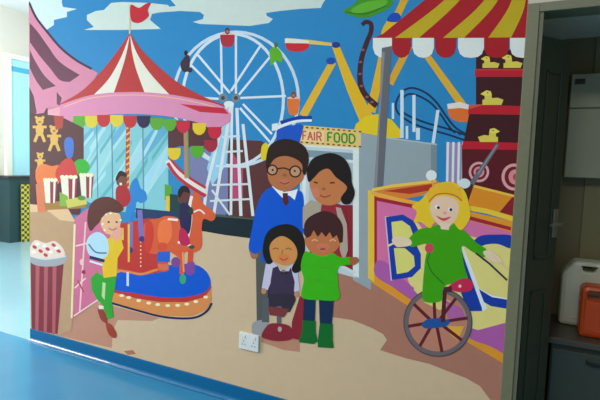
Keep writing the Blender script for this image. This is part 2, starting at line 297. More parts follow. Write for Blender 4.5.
part('horse_rider',[SM((104,56,50),(178,196),(180,188),(186,186),(190,191),(189,200),(184,204),(179,202)),SM(BLACK,(178,192),(182,186),(188,187),(190,193),(184,192),(180,198)),SM((40,38,78),(181,204),(189,205),(192,214),(190,232),(184,234),(180,222)),E((40,60,50),191,211,2.6,4),SM((186,36,84),(181,228),(187,232),(190,244),(182,245),(179,238))],ca,label='rider in navy and magenta on the orange horse')
# canopy
cp=part('canopy',[P((184,54,54),*(catmull([(130,33),(142,50),(157,65),(176,81),(200,95),(224,105)],False)+catmull([(222,107),(200,100),(166,94),(130,92),(92,95),(60,105)],False)+catmull([(60,104),(82,91),(101,72),(117,52),(130,33)],False))),
   P((226,222,204),*(catmull([(130,35),(121,58),(109,79),(94,95)],False)+catmull([(114,93),(122,70),(127,52),(130,35)],False))),
   P((226,222,204),*(catmull([(130.5,35),(137,53),(150,73),(170,95)],False)+catmull([(145,93),(136,68),(132,50),(130.5,35)],False)))],ca)
part('valance',[P((214,136,170),*(catmull([(60,105),(92,95),(130,92),(166,94),(200,100),(222,106),(231,114)],False)+catmull([(230,122),(214,129),(196,122),(165,116),(130,114),(98,116),(60,126)],False))),LS((236,176,140),1,(64,107),(92,98),(130,95),(166,97),(200,103),(224,110)),P((196,40,60),(180,104),(224,108),(229,114),(200,112))],ca)
BC=[(80,121,(84,164,48)),(92,121,(214,194,54)),(104,120,(190,40,48)),(117,120,(214,194,54)),(130.5,121,(190,40,48)),(144,121,(34,34,70)),(157,123,(92,160,50)),(170,124,(92,160,50)),(183.5,126,(196,38,60)),(199.5,128,(222,190,42)),(215,132,(196,36,62)),(174.5,153,(222,190,42)),(197.5,151,(84,164,40)),(211,145,(160,38,60))]
for i,(x,y,c) in enumerate(BC):
    r=6.6; part('pennant',[P(c,(x-r,y-5),(x+r,y-5),(x+r,y+1),(x+r*.7,y+5),(x+r*.25,y+7),(x-r*.25,y+7),(x-r*.7,y+5),(x-r,y+1))],ca)
part('flag',[L((206,196,170),1.6,(130,34),(130,5)),SM((196,38,52),(131,5),(139,8),(146,4),(151,3),(148,10),(149,16),(142,22),(136,23),(131,19))],ca,label='red flag on a thin pole')
# ------------------------------------------------------------------ sweet stall at the left edge
st2=part('sweet_stall',[P((82,44,48),(29,113),(60,116),(84,128),(84,190),(80,215),(29,212)),P((186,150,114),(29,208),(50,206),(60,212),(75,223),(72,330),(56,336),(29,329)),P((220,184,140),(29,204),(52,206),(68,208),(76,222),(60,220),(50,212),(29,212)),P((204,110,140),(75,218),(100,200),(110,230),(112,300),(96,302),(74,318))],label='painted sweet stall with tan counter')
def bear(x,y,s,rgb=(216,170,84)):
    q=lambda a,b:(x+a*s,y+b*s)
    part('teddy_bear',[E(rgb,x,y-8*s,4*s,4*s),E(rgb,x-3.4*s,y-11.5*s,1.5*s),E(rgb,x+3.4*s,y-11.5*s,1.5*s),E(rgb,x,y+1*s,4*s,6*s),L(rgb,2.6*s,q(-7,-2),q(7,-2)),L(rgb,3*s,q(-2,5),q(-5,13)),L(rgb,3*s,q(2,5),q(5,13)),E((150,100,50),x,y-7*s,1.4*s,1*s)],st2)
bear(40,129,1); bear(54.5,138,1); bear(40.5,162,.75)
part('toy',[P((176,58,50),(54,116),(64,116),(63,128),(56,130))],st2); part('toy',[SM((62,110,190),(65,140),(70,137),(74,142),(73,156),(68,158),(65,150))],st2)
part('balloon',[E((44,170,44),81.5,167,8.2,8),P((44,150,44),(82,174),(88,180),(84,182))],st2)
part('toffee_apple',[SM((226,118,62),(36,172),(42,164),(52,166),(60,166),(60,182),(48,186),(38,184))],st2)
part('toffee_apple',[SM((200,58,54),(56,172),(62,162),(70,158),(76,166),(77,178),(66,184),(58,180))],st2)
part('side_panel',[P((214,120,80),(36,184),(46,182),(48,212),(38,212)),P((164,120,60),(44,202),(84,200),(88,208),(46,210))],st2)
def pop(x0,y0,x1,y1):
    w=x1-x0
    part('popcorn_cup',[P((228,224,204),(x0,y0),(x1,y0),(x1-2,y1),(x0+2,y1)),P((150,50,64),(x0+w*.45,y0),(x0+w*.7,y0),(x0+w*.68,y1),(x0+w*.48,y1)),P((150,50,64),(x1-w*.14,y0),(x1,y0),(x1-2,y1),(x1-w*.2,y1))]+[E((232,224,190),x0+w*f,y0-1,w*.14,2) for f in (.1,.35,.6,.85)],st2)
pop(44,181,58,203); pop(61,178,78,200); pop(80,176,94,198)
part('sweets',[P((126,172,66),(60,192),(68,196),(70,206),(60,206)),P((200,196,92),(66,200),(84,196),(88,204),(68,208)),E((90,140,60),82,198,4,2.4)],st2)
part('lattice',[L((240,214,170),2,(75,224),(72,318)),L((236,190,190),1.6,(86,222),(80,312)),L((236,206,196),1.4,(76,246),(88,243)),L((236,206,196),1.4,(75,288),(86,278)),L((236,206,196),1.4,(74,316),(98,300)),L((180,60,80),1.4,(78,280),(84,292)),E((236,190,180),82,262,2,3),E((160,40,70),84,272,2,2)],st2)
tb=part('popcorn_tub',[P((128,54,62),(31,262),(64,264),(58,334),(32,330))]+[P((176,92,96),(x,262),(x+4,262),(x+2.6,334),(x-.5,334)) for x in (36,44.5,53)],label='big striped painted popcorn tub')
part('rim',[SM((160,164,168),(31,254),(40,252),(58,252),(66,254),(66,262),(56,266),(40,266),(31,262)),LS((206,208,206),1.6,(31,256),(46,259),(66,256))],tb)
part('popcorn',[SM((228,206,190),(31,246),(36,240),(46,243),(55,241),(63,248),(64,256),(46,258),(31,256))]+[E((190,64,76),x,y,2.4,1.6,30) for x,y in ((35,247),(41,251),(48,249),(54,245),(59,251),(46,255))]+[E((238,230,220),x,y,2.4,1.7) for x,y in ((38,244),(45,246),(51,252),(57,248),(34,252))],tb)
# boy eating beside the stall
by=part('painted_boy',[P((50,160,52),(91,278),(97,272),(104,276),(117,276),(115,290),(112,300),(114,317),(108,319),(103,305),(97,299),(92,290)),P((190,210,150),(103,282),(106,283),(105,300),(102,296)),
   P((226,186,40),(104,240),(115,236),(122,240),(124,248),(118,258),(117,276),(104,278),(102,262))],label='painted boy in yellow shirt and green trousers')
part('sleeve',[SM((178,212,226),(87,242),(91,235),(99,232),(107,238),(109,250),(105,258),(94,258),(88,252)),LS((70,100,140),1.4,(89,244),(96,252),(107,253)),L((28,44,84),3,(90,257),(105,261)),L((206,226,232),2,(90,261),(103,265))],by)
part('face',[SM((226,176,134),(101,222),(104,215),(112,212),(120,214),(121,223),(117,233),(108,234),(103,229)),SM((228,160,140),(113,230),(118,225),(122,230),(121,238),(115,241)),E((80,50,40),109,222,1.2,1),E((80,50,40),117,222,1.2,1),LS((170,90,80),1,(109,228),(113,230),(117,228))]+[E((240,226,196),x,y,1.2) for x,y in ((102,218),(106,214),(111,213),(103,224),(116,213),(105,230),(121,220))],by)
part('hair',[SM((92,48,42),(88,214),(91,204),(99,198),(110,197),(119,202),(124,209),(118,213),(109,212),(103,217),(100,222),(96,226),(91,231),(88,224))],by)
part('shoe',[SM((150,62,50),(98,308),(103,309),(107,317),(107,323),(101,319)),P((226,220,206),(99,305),(104,306),(104,309),(99,309))],by)
part('shoe',[SM((160,64,50),(106,323),(112,325),(117,334),(115,338),(109,334))],by)
# ------------------------------------------------------------------ the family
SK=(180,110,68)
fa=part('painted_father',[P((84,88,84),(256,250),(268,250),(268,322),(257,322)),SM((150,152,152),(252,330),(254,322),(266,320),(268,328),(262,334),(254,334)),SM((160,104,80),(249,246),(257,248),(258,257),(252,258)),
   P((12,84,196),*catmull([(273,187),(262,195),(256,210),(252,230),(249,248),(256,254),(262,250),(263,262),(290,250),(303,235),(304,212),(303,194),(296,190)]))],label='painted man in glasses and a blue jacket')
part('collar',[P((234,234,232),(272,186),(278,187),(284,192),(291,191),(298,189),(295,200),(289,195),(285,200),(279,194)),P((84,40,40),(283,193),(288,193),(289,203),(286,206),(283,202))],fa)
part('face',[SM(SK,(268,166),(272,160),(284,155),(296,158),(303,164),(304,177),(298,185),(289,191),(279,190),(271,184),(268,176)),SM((196,112,84),(279,181),(286,179),(291,182),(286,186)),LS((130,60,48),1,(280,182),(285,184),(290,182)),E((150,92,62),285,175,2.2,1.6)],fa)
part('hair',[SM((46,32,28),(266,164),(268,150),(273,143),(284,139),(296,141),(306,148),(309,160),(306,174),(303,173),(302,164),(294,158),(284,156),(275,159),(270,166),(268,172))],fa)
part('glasses',[E((190,144,112),272.6,170,4.6),E((190,144,112),295.5,171.5,5.2),RING((52,32,28),1.5,272.6,170,4.8),RING((52,32,28),1.5,295.5,171.5,5.4),LS((52,32,28),1.4,(277,169),(284,168),(290,170)),E(BLACK,273,170,1.1),E(BLACK,295,171,1.1),L((52,32,28),1.2,(300.5,171),(305,170))],fa)
mo=part('painted_mother',[P((152,44,56),(318,202),(340,204),(346,214),(350,240),(346,266),(310,262),(310,225)),P((172,158,140),(303,207),(311,200),(322,203),(320,218),(312,232),(303,228)),P((178,160,144),(336,207),(341,208),(347,224),(348,250),(344,262),(340,250),(340,228))],label='painted woman with dark wavy hair')
part('face',[SM((196,120,72),(310,184),(314,176),(326,168),(338,174),(347,184),(347,193),(342,200),(333,205),(322,204),(314,197)),SM((206,124,92),(312,190),(318,188),(320,196),(315,197)),L((110,44,40),1.6,(314,182),(318,183)),L((110,44,40),1.6,(330,183),(335,182.5)),LS((150,60,52),1.2,(320,195),(325,197),(331,195)),E((160,96,66),324,189,2,1.6)],mo)
part('hair',[SM((34,28,28),(307,172),(311,161),(318,156),(332,153),(345,159),(351,171),(352,182),(355,193),(351,203),(344,204),(341,198),(347,189),(345,184),(336,177),(329,169),(321,171),(314,178),(309,182))],mo)
part('skirt',[P((140,40,52),(292,322),(300,296),(306,296),(304,330),(300,340),(292,338))],mo)
gi=part('painted_girl',[P((52,46,60),(268,270),(292,270),(296,300),(290,312),(268,310)),P((88,92,96),(263,298),(269,298),(269,322),(262,322)),P((96,96,104),(277,306),(282,306),(281,334),(277,334)),P((122,56,56),(268,306),(290,309),(284,317),(270,315)),SM((136,40,52),(262,334),(268,325),(276,323),(290,326),(293,338),(278,341),(264,338)),E((180,160,160),280,329,2,2.6)],label='painted girl with dark hair and a dark pinafore')
part('blouse',[P((198,192,214),(266,264),(274,262),(279,267),(284,272),(288,267),(293,264),(298,272),(300,290),(295,293),(292,280),(290,271),(278,271),(272,280),(268,290),(262,288)),P((62,50,74),(273,268),(278,266),(282,274),(288,274),(291,267),(295,282),(294,294),(270,294),(271,280)),E((190,130,96),264,291,2.6,3),E((190,130,96),297,294,2.6,3)],gi)
part('face',[SM((206,140,76),(267,248),(272,239),(283,234),(293,240),(299,252),(296,260),(288,265),(280,264),(272,259)),SM((214,124,70),(278,256),(286,254),(290,259),(284,263)),LS((140,80,50),1,(273,249),(276,248),(279,249)),LS((140,80,50),1,(286,249),(289,248),(292,250)),LS((160,70,56),1,(280,258),(284,260),(288,258)),L((150,96,56),1,(283,250),(282,254))],gi)
part('hair',[SM((30,28,26),(263,248),(266,235),(274,227),(288,224),(299,229),(305,241),(304,260),(301,270),(295,273),(292,268),(297,258),(297,249),(292,241),(283,236),(275,239),(270,246),(271,256),(273,262),(268,264),(264,257))],gi)
bo2=part('painted_child',[P((24,48,80),(304,296),(316,297),(315,324),(303,324)),P((24,48,80),(319,297),(334,298),(332,326),(320,326)),P((60,176,22),*catmull([(305,252),(312,253),(324,255),(333,253),(340,257),(350,257),(356,259),(352,264),(339,267),(338,282),(339,299),(320,300),(302,297),(304,280),(301,266)])),L((70,164,34),1.2,(310,266),(334,268)),L((70,164,34),1.2,(308,280),(334,282)),SM((160,98,64),(350,258),(357,257),(359,261),(354,265),(350,263))],label='painted child in a bright green top')
part('boot',[P((22,104,44),(303,320),(316,321),(316,332),(318,341),(314,344),(299,342),(302,332))],bo2)
part('boot',[P((22,104,44),(320,323),(333,324),(333,340),(334,348),(318,347),(318,340))],bo2)
part('face',[SM((192,114,68),(305,238),(311,231),(322,231),(334,232),(342,238),(340,245),(334,252),(324,256),(313,253),(307,247)),SM((206,116,84),(316,246),(323,243),(330,246),(324,252)),LS((220,180,140),1,(312,241),(315,239.5),(318,241)),LS((220,180,140),1,(330,241),(333,239.5),(336,241)),E((150,70,56),323,249,3,1)],bo2)
part('hair',[P((66,36,36),*(catmull([(304,234),(305,223),(311,216),(324,211),(336,215),(343,226),(343,242)],False)+[(340,243),(337,235),(333,238),(330,232),(326,237),(322,232),(318,237),(314,230),(311,236),(307,238)]))],bo2)
un=[RING((112,100,104),4.6,438,322,31.5,31.5),RING((78,70,80),1,438,322,34,34)]
uc=part('unicycle',[E((190,128,104),438,322,30)]+[P((224,204,120),(424,302),(440,296),(452,302),(440,310)),P((176,100,160),(446,300),(462,308),(466,318),(448,318)),P((226,170,60),(448,326),(464,326),(458,340),(450,334))]+un,None,label='unicycle with grey tyre and maroon spokes')

sp=[]
for k in range(8):
    a=math.radians(k*45-8); sp.append(L((104,34,44),3.2,(436+7*math.cos(a),322+4*math.sin(a)),(438+30*math.cos(a),322+30*math.sin(a))))
for s_ in sp: part('spoke',[s_],uc)
part('hub',[SM((36,84,150),(422,324),(428,319),(440,318),(450,321),(446,326),(434,328),(425,328))],uc)
part('fork',[L((86,34,44),4.2,(445,290),(443,322))],uc)
# ------------------------------------------------------------------ clown on a unicycle
cl=part('painted_clown',[P((64,160,18),*catmull([(433,226),(445,222),(456,224),(466,232),(476,242),(487,250),(484,257),(473,252),(462,246),(464,264),(468,280),(460,284),(448,284),(443,290),(441,301),(424,301),(423,285),(425,262),(427,244),(412,247),(409,240),(418,230)])),LS((34,112,30),1.2,(444,284),(432,272),(428,262)),LS((34,112,30),1,(428,244),(430,252),(427,262)),E((206,70,90),429.5,248,4.4,4.8)],label='painted yellow-haired clown in a green suit on a unicycle')
part('hand',[SM((232,206,172),(392,240),(398,236),(410,239),(411,245),(400,247),(396,246)),L((232,206,172),2,(394,243),(388,246))],cl)
part('hand',[SM((232,206,172),(483,252),(490,250),(498,256),(502,262),(495,262),(488,259)),LS((226,196,160),1.2,(492,254),(502,264),(508,270))],cl)
part('baton',[L((40,46,70),1.8,(476,253),(490,264),(507,280))],cl)
part('shoe',[SM((200,44,80),(448,288),(456,281),(466,278),(473,283),(471,290),(460,292)),P((84,40,50),(444,287),(452,286),(452,292),(444,292)),E((236,190,190),460,286,1.6)],cl)
part('hair',[SM((236,194,44),(428,192),(436,184),(452,182),(464,190),(469,204),(470,218),(461,230),(452,222),(436,222),(430,228),(421,222),(414,222),(417,212),(412,206),(421,200))],cl)
part('face',[SM((240,196,166),(430,206),(435,198),(446,196),(457,200),(459,211),(454,222),(446,228),(438,224),(432,216)),P((240,206,180),(440,222),(450,224),(449,230),(441,229)),E((250,244,236),437.5,207,2.6,2),E((250,244,236),450.5,209.5,2.6,2),E(BLACK,438.5,207.5,1.5),E(BLACK,451,209.6,1.5),SM((206,80,84),(436,215.5),(443,218),(451,216.5),(447,220),(442,220.5)),E((236,150,140),445,213,1.8,1.4)],cl)
part('hat',[P((234,180,48),(427,196),(430,188),(440,183),(452,183),(461,190),(463,200),(456,196),(446,193.5),(436,195),(429,202)),LS((206,110,44),1.4,(429,202),(436,195),(446,193.5),(456,196),(462,201))],cl)
part('pompom',[E((228,230,226),431.5,175.5,5.4)],cl); part('pompom',[E((214,224,222),464.5,183.5,6,5)],cl); part('hat_stalk',[L((226,170,60),2,(432,180),(434,187))],cl); part('hat_stalk',[L((226,170,60),2,(462,187),(458,190))],cl)

# ------------------------------------------------------------------ solid helpers
def onx(px, py, x):
    d = ray(px, py); return EYE + d * (x / d.x)
def onz(px, py, z):
    d = ray(px, py); return EYE + d * ((z - EYE.z) / d.z)
def bm_box(bm, lo, hi, bev=0, M=None):
    r = bmesh.ops.create_cube(bm, size=1); vs = r['verts']
    for v in vs: v.co = Vector([lo[i] + (v.co[i] + .5) * (hi[i] - lo[i]) for i in range(3)])
    if bev:
        es = list({e for v in vs for e in v.link_edges})
        g = bmesh.ops.bevel(bm, geom=es, offset=bev, segments=3, affect='EDGES', profile=.5)
        vs = list({v for f in g['faces'] for v in f.verts} | {v for v in vs if v.is_valid})
    if M: bmesh.ops.transform(bm, matrix=M, verts=vs)
    return vs
def bm_cyl(bm, a, b, r0, r1=None, n=20):
    a, b = Vector(a), Vector(b); r1 = r0 if r1 is None else r1; d = b - a
    M = Matrix.Translation((a + b) / 2) @ d.to_track_quat('Z', 'Y').to_matrix().to_4x4()
    return bmesh.ops.create_cone(bm, cap_ends=True, segments=n, radius1=r0, radius2=r1, depth=d.length, matrix=M)['verts']
def bm_tube(bm, pts, r, n=10):
    pts = [Vector(p) for p in pts]; rings = []
    for i, p in enumerate(pts):
        t = (pts[min(i + 1, len(pts) - 1)] - pts[max(i - 1, 0)]).normalized(); q = t.to_track_quat('Z', 'Y')
        rings.append([bm.verts.new(p + q @ Vector((r * math.cos(k * 2 * math.pi / n), r * math.sin(k * 2 * math.pi / n), 0))) for k in range(n)])
    for a, b in zip(rings, rings[1:]):
        for k in range(n): bm.faces.new((a[k], a[(k + 1) % n], b[(k + 1) % n], b[k]))
    bm.faces.new(rings[0][::-1]); bm.faces.new(rings[-1])
def bm_loft(bm, rings):
    R = [[bm.verts.new(p) for p in r] for r in rings]; n = len(R[0])
    for a, b in zip(R, R[1:]):
        for k in range(n): bm.faces.new((a[k], a[(k + 1) % n], b[(k + 1) % n], b[k]))
    bm.faces.new(R[0][::-1]); bm.faces.new(R[-1])
def obj(name, bm, m, parent=None, loc=None, smooth=False, rz=0):
    me = bpy.data.meshes.new(name); bmesh.ops.recalc_face_normals(bm, faces=bm.faces[:]); bm.to_mesh(me); bm.free()
    for mm in (m if isinstance(m, list) else [m]): me.materials.append(mm)
    if smooth:
        for p in me.polygons: p.use_smooth = True
    o = bpy.data.objects.new(name, me); COL.objects.link(o)
    if parent: o.parent = parent
    if loc: o.location = loc
    o.rotation_euler.z = rz
    return o
def box(name, lo, hi, m, parent=None, bev=0, loc=None):
    bm = bmesh.new(); bm_box(bm, lo, hi, bev); return obj(name, bm, m, parent, loc)
def struct(name, lo, hi, m, bev=0):
    o = box(name, lo, hi, m, None, bev); o['kind'] = 'structure'; return o
def thing(name, label, cat, loc):
    o = bpy.data.objects.new(name, None); COL.objects.link(o); o.location = loc; o['label'] = label; o['category'] = cat; return o
# ------------------------------------------------------------------ the room
CEIL = 3.95
FLOORB = mat('blue_vinyl', (58, 142, 186), rough=.22, noise=.08, scale=5, spec=.4, coat=.15)
FLOORC = mat('pale_vinyl', (146, 186, 200), rough=.16, noise=.05, scale=5, coat=.2)
WALLM = mat('cream_wall_paint', (214, 206, 188), rough=.6, noise=.03, scale=6, bump=.05)
WALLF = mat('corridor_wall_paint', (214, 210, 200), rough=.6, noise=.03, scale=6)
SKIRT = mat('blue_skirting_vinyl', (6, 102, 154), rough=.5, noise=.05, spec=.2)
COVE = mat('blue_cove_vinyl', (10, 108, 160), rough=.25, noise=.05, coat=.7)
JAMB = mat('grey_door_frame_paint', (122, 121, 92), rough=.45, noise=.12, scale=40)
CLOS = mat('closet_wall_paint', (134, 124, 92), rough=.7, noise=.06, scale=8)
CLOL = mat('closet_panel_paint', (146, 138, 100), rough=.7, noise=.06, scale=8)
CEILM = mat('ceiling_paint', (236, 240, 240), rough=.7, noise=.02)
struct('floor', (-9.2, -3.2, -.1), (4, 6.6, 0), FLOORB)
struct('trim_1', (-8.6, D + .001, 0), (UL, 6.5, .003), FLOORC)            # the paler corridor floor covering
struct('ceiling', (-9.2, -3.2, CEIL), (4, 6.6, CEIL + .1), CEILM)
bm = bmesh.new(); bm_box(bm, (UL, D, 0), (UR + .0, D + .12, CEIL)); bm_box(bm, (UR, D, 2.262), (.9, D + .12, CEIL)); bm_box(bm, (.9, D, 0), (2.6, D + .12, CEIL))
o = obj('wall_back', bm, WALLM); o['kind'] = 'structure'
struct('wall_far', (-8.6, .35, 0), (-8.15, 6.5, CEIL), WALLF)
struct('wall_corridor', (UL - .0, D + .12, 0), (UL + .12, 6.5, CEIL), WALLF)
struct('wall_corridor_end', (-8.6, 6.5, 0), (UL + .12, 6.6, CEIL), WALLF)
# skirting with a coved foot
bm = bmesh.new(); prof = [(D, .1), (D - .006, .1), (D - .008, .097), (D - .008, .03)]
for k in range(1, 7):
    a = math.pi / 2 * k / 6; prof.append((D - .008 - .024 * (1 - math.cos(a)), .03 - .028 * math.sin(a)))
prof += [(D - .032, 0), (D, 0)]
ra = [bm.verts.new((UL, y, z)) for y, z in prof]; rb = [bm.verts.new((UR, y, z)) for y, z in prof]
for k in range(len(prof)): bm.faces.new((ra[k], ra[(k + 1) % len(prof)], rb[(k + 1) % len(prof)], rb[k]))
bm.faces.new(ra); bm.faces.new(rb[::-1])
bm.faces.ensure_lookup_table()
for k in range(4, 10): bm.faces[k].material_index = 1
o = obj('baseboard_back', bm, [SKIRT, COVE]); o['kind'] = 'structure'
# door frame at the right end of the mural
bm = bmesh.new(); bm_box(bm, (UR, D - .012, 0), (-.026, D + .12, 2.262), .003); bm_box(bm, (-.026, D - .004, 0), (-.008, D + .12, 2.262), .002)
bm_box(bm, (-.026, D - .012, 2.222), (.9, D + .12, 2.262), .003)
o = obj('trim_2', bm, JAMB); o['kind'] = 'structure'
# closet behind the opening
BY = 3.25
struct('wall_closet_left', (-.1, D + .12, 0), (-.03, BY, 2.32), CLOS)
struct('wall_closet_right', (.9, D + .12, 0), (.97, BY, 2.32), CLOS)
struct('wall_closet_back', (-.1, BY, 0), (.97, BY + .08, 2.32), CLOS)
struct('trim_3', (wall(582, 220, BY).x, BY - .012, 0), (.9, BY, 2.29), CLOL)
struct('ceiling', (-.1, D + .12, 2.285), (.97, BY + .08, 2.36), mat('closet_ceiling_paint', (226, 226, 206), rough=.7))
# dark folding door leaf
DK = mat('dark_green_door_paint', (50, 60, 46), rough=.35, noise=.1, scale=12)
ex, ey = .121, 2.68; hx, hy = -.004, D + .06
ang = math.atan2(ey - hy, ex - hx); Ln = math.hypot(ex - hx, ey - hy)
dr = thing('folding_door', 'dark green door leaf folded back inside the opening beside the mural', 'door', (hx, hy, .004)); dr.rotation_euler.z = ang
bm = bmesh.new(); bm_box(bm, (0, 0, 0), (Ln, .035, 2.13), .003); obj('leaf', bm, DK, dr)
bm = bmesh.new()
for z0, z1 in ((.16, .92), (1.08, 1.98)):
    for lo, hi in (((.04, -.006, z0), (Ln - .05, 0, z0 + .015)), ((.04, -.006, z1 - .015), (Ln - .05, 0, z1)), ((.04, -.006, z0), (.055, 0, z1)), ((Ln - .065, -.006, z0), (Ln - .05, 0, z1))): bm_box(bm, lo, hi, .002)
obj('moulding', bm, DK, dr)
bm = bmesh.new(); bm_box(bm, (Ln - .045, -.008, 1.18), (Ln - .01, 0, 1.32), .003); bm_cyl(bm, (Ln - .028, -.045, 1.25), (Ln - .028, 0, 1.25), .008); bm_tube(bm, [(Ln - .028, -.042, 1.25), (Ln - .06, -.045, 1.25), (Ln - .11, -.042, 1.248)], .008)
obj('handle', bm, mat('dull_steel', (150, 150, 144), rough=.35, metal=.8), dr)['label'] = 'dull metal lever handle'
# pale cupboard fixed on the closet wall
fy = BY - .11
x0 = wall(568, 120, fy).x; z0 = wall(580, 178, fy).z; z1 = wall(590, 73, fy).z
GREYB = mat('pale_grey_laminate', (176, 176, 148), rough=.5, noise=.06, scale=10)
cb = thing('wall_cupboard', 'pale grey cupboard fixed on the closet wall above the containers', 'cupboard', (x0, fy, z0))
W_ = .62; Hc = z1 - z0; zs = wall(590, 108, fy).z - z0
box('body', (0, .02, 0), (W_, .11, Hc), GREYB, cb, .004)
dd = box('door', (.003, 0, .003), (W_ - .003, .02, zs - .003), GREYB, cb, .003)
d2 = box('door', (.003, 0, zs + .003), (W_ - .003, .02, Hc - .003), GREYB, cb, .003)
box('name_plate', (.02, -.004, Hc - .06), (.07, 0, Hc - .03), mat('dark_plate', (52, 50, 44), rough=.4), d2, .001)['label'] = 'small dark plate on the upper corner'
box('latch', (.3, -.012, zs + .02), (.36, 0, zs + .035), mat('dull_steel', (150, 150, 144)), d2, .003)
# low dark cabinet
cy0, cy1, cx0, cx1, ct = 2.78, BY - .02, .125, .88, .655
DT = mat('dark_slate_laminate', (66, 74, 62), rough=.4, noise=.1, scale=9)
DTT = mat('dark_brown_grey_worktop', (80, 74, 62), rough=.4, noise=.12, scale=14)
lc = thing('low_cabinet', 'dark slate low cabinet under the two containers in the closet', 'cabinet', (cx0, cy0, 0))
box('plinth', (.03, .04, 0), (cx1 - cx0 - .03, cy1 - cy0, .07), mat('black_plinth', (26, 28, 28)), lc)
box('body', (0.012, .012, .07), (cx1 - cx0 - .012, cy1 - cy0, ct - .034), DT, lc, .004)
box('worktop', (-.012, -.02, ct - .034), (cx1 - cx0 + .012, cy1 - cy0, ct), DTT, lc, .006)
for k in range(2):
    w2 = (cx1 - cx0 - .03) / 2; a = .015 + k * w2
    d = box('door', (a + .003, -.008, .085), (a + w2 - .003, .012, ct - .06), DT, lc, .003)
    bm = bmesh.new(); hx_ = a + .16; bm_tube(bm, [(hx_, -.008, ct - .1), (hx_, -.03, ct - .1), (hx_ + .01, -.034, ct - .1), (hx_ + .08, -.034, ct - .1), (hx_ + .09, -.03, ct - .1), (hx_ + .09, -.008, ct - .1)], .006)
    obj('handle', bm, mat('black_handle', (20, 20, 22), rough=.4), d)
# jerrycans
def rrect(cx, cy, hx, hy, r, z, n=5):
    out = []
    for sx, sy, a0 in ((1, 1, 0), (-1, 1, 90), (-1, -1, 180), (1, -1, 270)):
        for k in range(n):
            a = math.radians(a0 + 90 * k / (n - 1)); out.append((cx + sx * (hx - r) + r * math.cos(a), cy + sy * (hy - r) + r * math.sin(a), z))
    return out
def jerrycan(label, loc, w, d, h, m, capm, hole, shoulder):
    t = thing('jerrycan', label, 'container', loc)
    def rnd(pts, rad, n=5):
        out = []
        for i, p in enumerate(pts):
            p = Vector(p); a = (Vector(pts[i - 1]) - p); b = (Vector(pts[(i + 1) % len(pts)]) - p); q = min(rad, a.length * .45, b.length * .45)
            a = p + a.normalized() * q; b = p + b.normalized() * q
            for k in range(n + 1):
                s = k / n; out.append(a * (1 - s) ** 2 + p * 2 * s * (1 - s) + b * s * s)
        return out
    hw = w / 2
    outer = rnd([(-hw, 0), (hw, 0), (hw, h), (-hw + shoulder[0], h), (-hw, h - shoulder[1])], .022)
    inner = rnd([(-hw + hole[0], h - hole[3]), (-hw + hole[1], h - hole[3]), (-hw + hole[1], h - hole[2]), (-hw + hole[0], h - hole[2])], .016)
    bm = bmesh.new()
    def wallring(loop, ys, insets, cen):
        R = []
        for y, k in zip(ys, insets):
            ring = []
            for i, p in enumerate(loop):
                tn = (loop[(i + 1) % len(loop)] - loop[i - 1]).normalized(); nn = Vector((tn.y, -tn.x))
                ring.append(bm.verts.new((p.x - nn.x * k * cen, y, p.y - nn.y * k * cen)))
            R.append(ring)
        for a, b in zip(R, R[1:]):
            for k in range(len(a)): bm.faces.new((a[k], a[(k + 1) % len(a)], b[(k + 1) % len(a)], b[k]))
        return R[0], R[-1]
    b_ = .022; ys = [-d / 2, -d / 2 + b_ * .3, -d / 2 + b_, d / 2 - b_, d / 2 - b_ * .3, d / 2]; ins = [b_, b_ * .3, 0, 0, b_ * .3, b_]
    o0, o1 = wallring(outer, ys, ins, 1); i0, i1 = wallring(inner, ys, [k * .5 for k in ins], -1)
    for oo, ii, y in ((o0, i0, -d / 2), (o1, i1, d / 2)):
        allv = oo + ii
        for tr in tessellate_polygon([[Vector((v.co.x, v.co.z, 0)) for v in oo], [Vector((v.co.x, v.co.z, 0)) for v in ii]]):
            try: bm.faces.new([allv[q] for q in tr])
            except ValueError: pass
    obj('body', bm, m, t)
    bm = bmesh.new(); cx = hw * .62; bm_cyl(bm, (cx, 0, h - .004), (cx, 0, h + .012), .024); bm_cyl(bm, (cx, 0, h + .012), (cx, 0, h + .042), .03, .028)
    obj('screw_cap', bm, capm, t)
    bm = bmesh.new(); bm_box(bm, (-hw + .035, -d / 2 - .004, h * .12), (hw - .035, -d / 2 + .004, h * .14), .002); obj('rib', bm, m, t)
    return t
def catmull3(p, n=5):
    p = [Vector(v) for v in p]; o = []
    for i in range(len(p) - 1):
        a, b, c, d = p[max(i - 1, 0)], p[i], p[i + 1], p[min(i + 2, len(p) - 1)]
        for k in range(n):
            t = k / n; o.append(.5 * (2 * b + (c - a) * t + (2 * a - 5 * b + 4 * c - d) * t * t + (3 * b - a - 3 * c + d) * t ** 3))
    return o + [p[-1]]
HD = mat('milky_white_plastic', (226, 228, 204), rough=.4, noise=.08, scale=8)
OR = mat('orange_plastic', (206, 76, 14), rough=.35, noise=.08, scale=8)
jerrycan('tall milky white plastic jerrycan standing on the low cabinet behind the orange one', (.345, 3.10, ct), .34, .15, .365, HD, mat('dark_cap', (46, 46, 36)), (.10, .16, .02, .055), (.06, .075))
jerrycan('orange plastic jerrycan standing at the front of the low cabinet', (.385, 2.91, ct), .25, .13, .27, OR, mat('dark_red_cap', (92, 26, 22)), (.03, .19, .03, .075), (.02, .02))
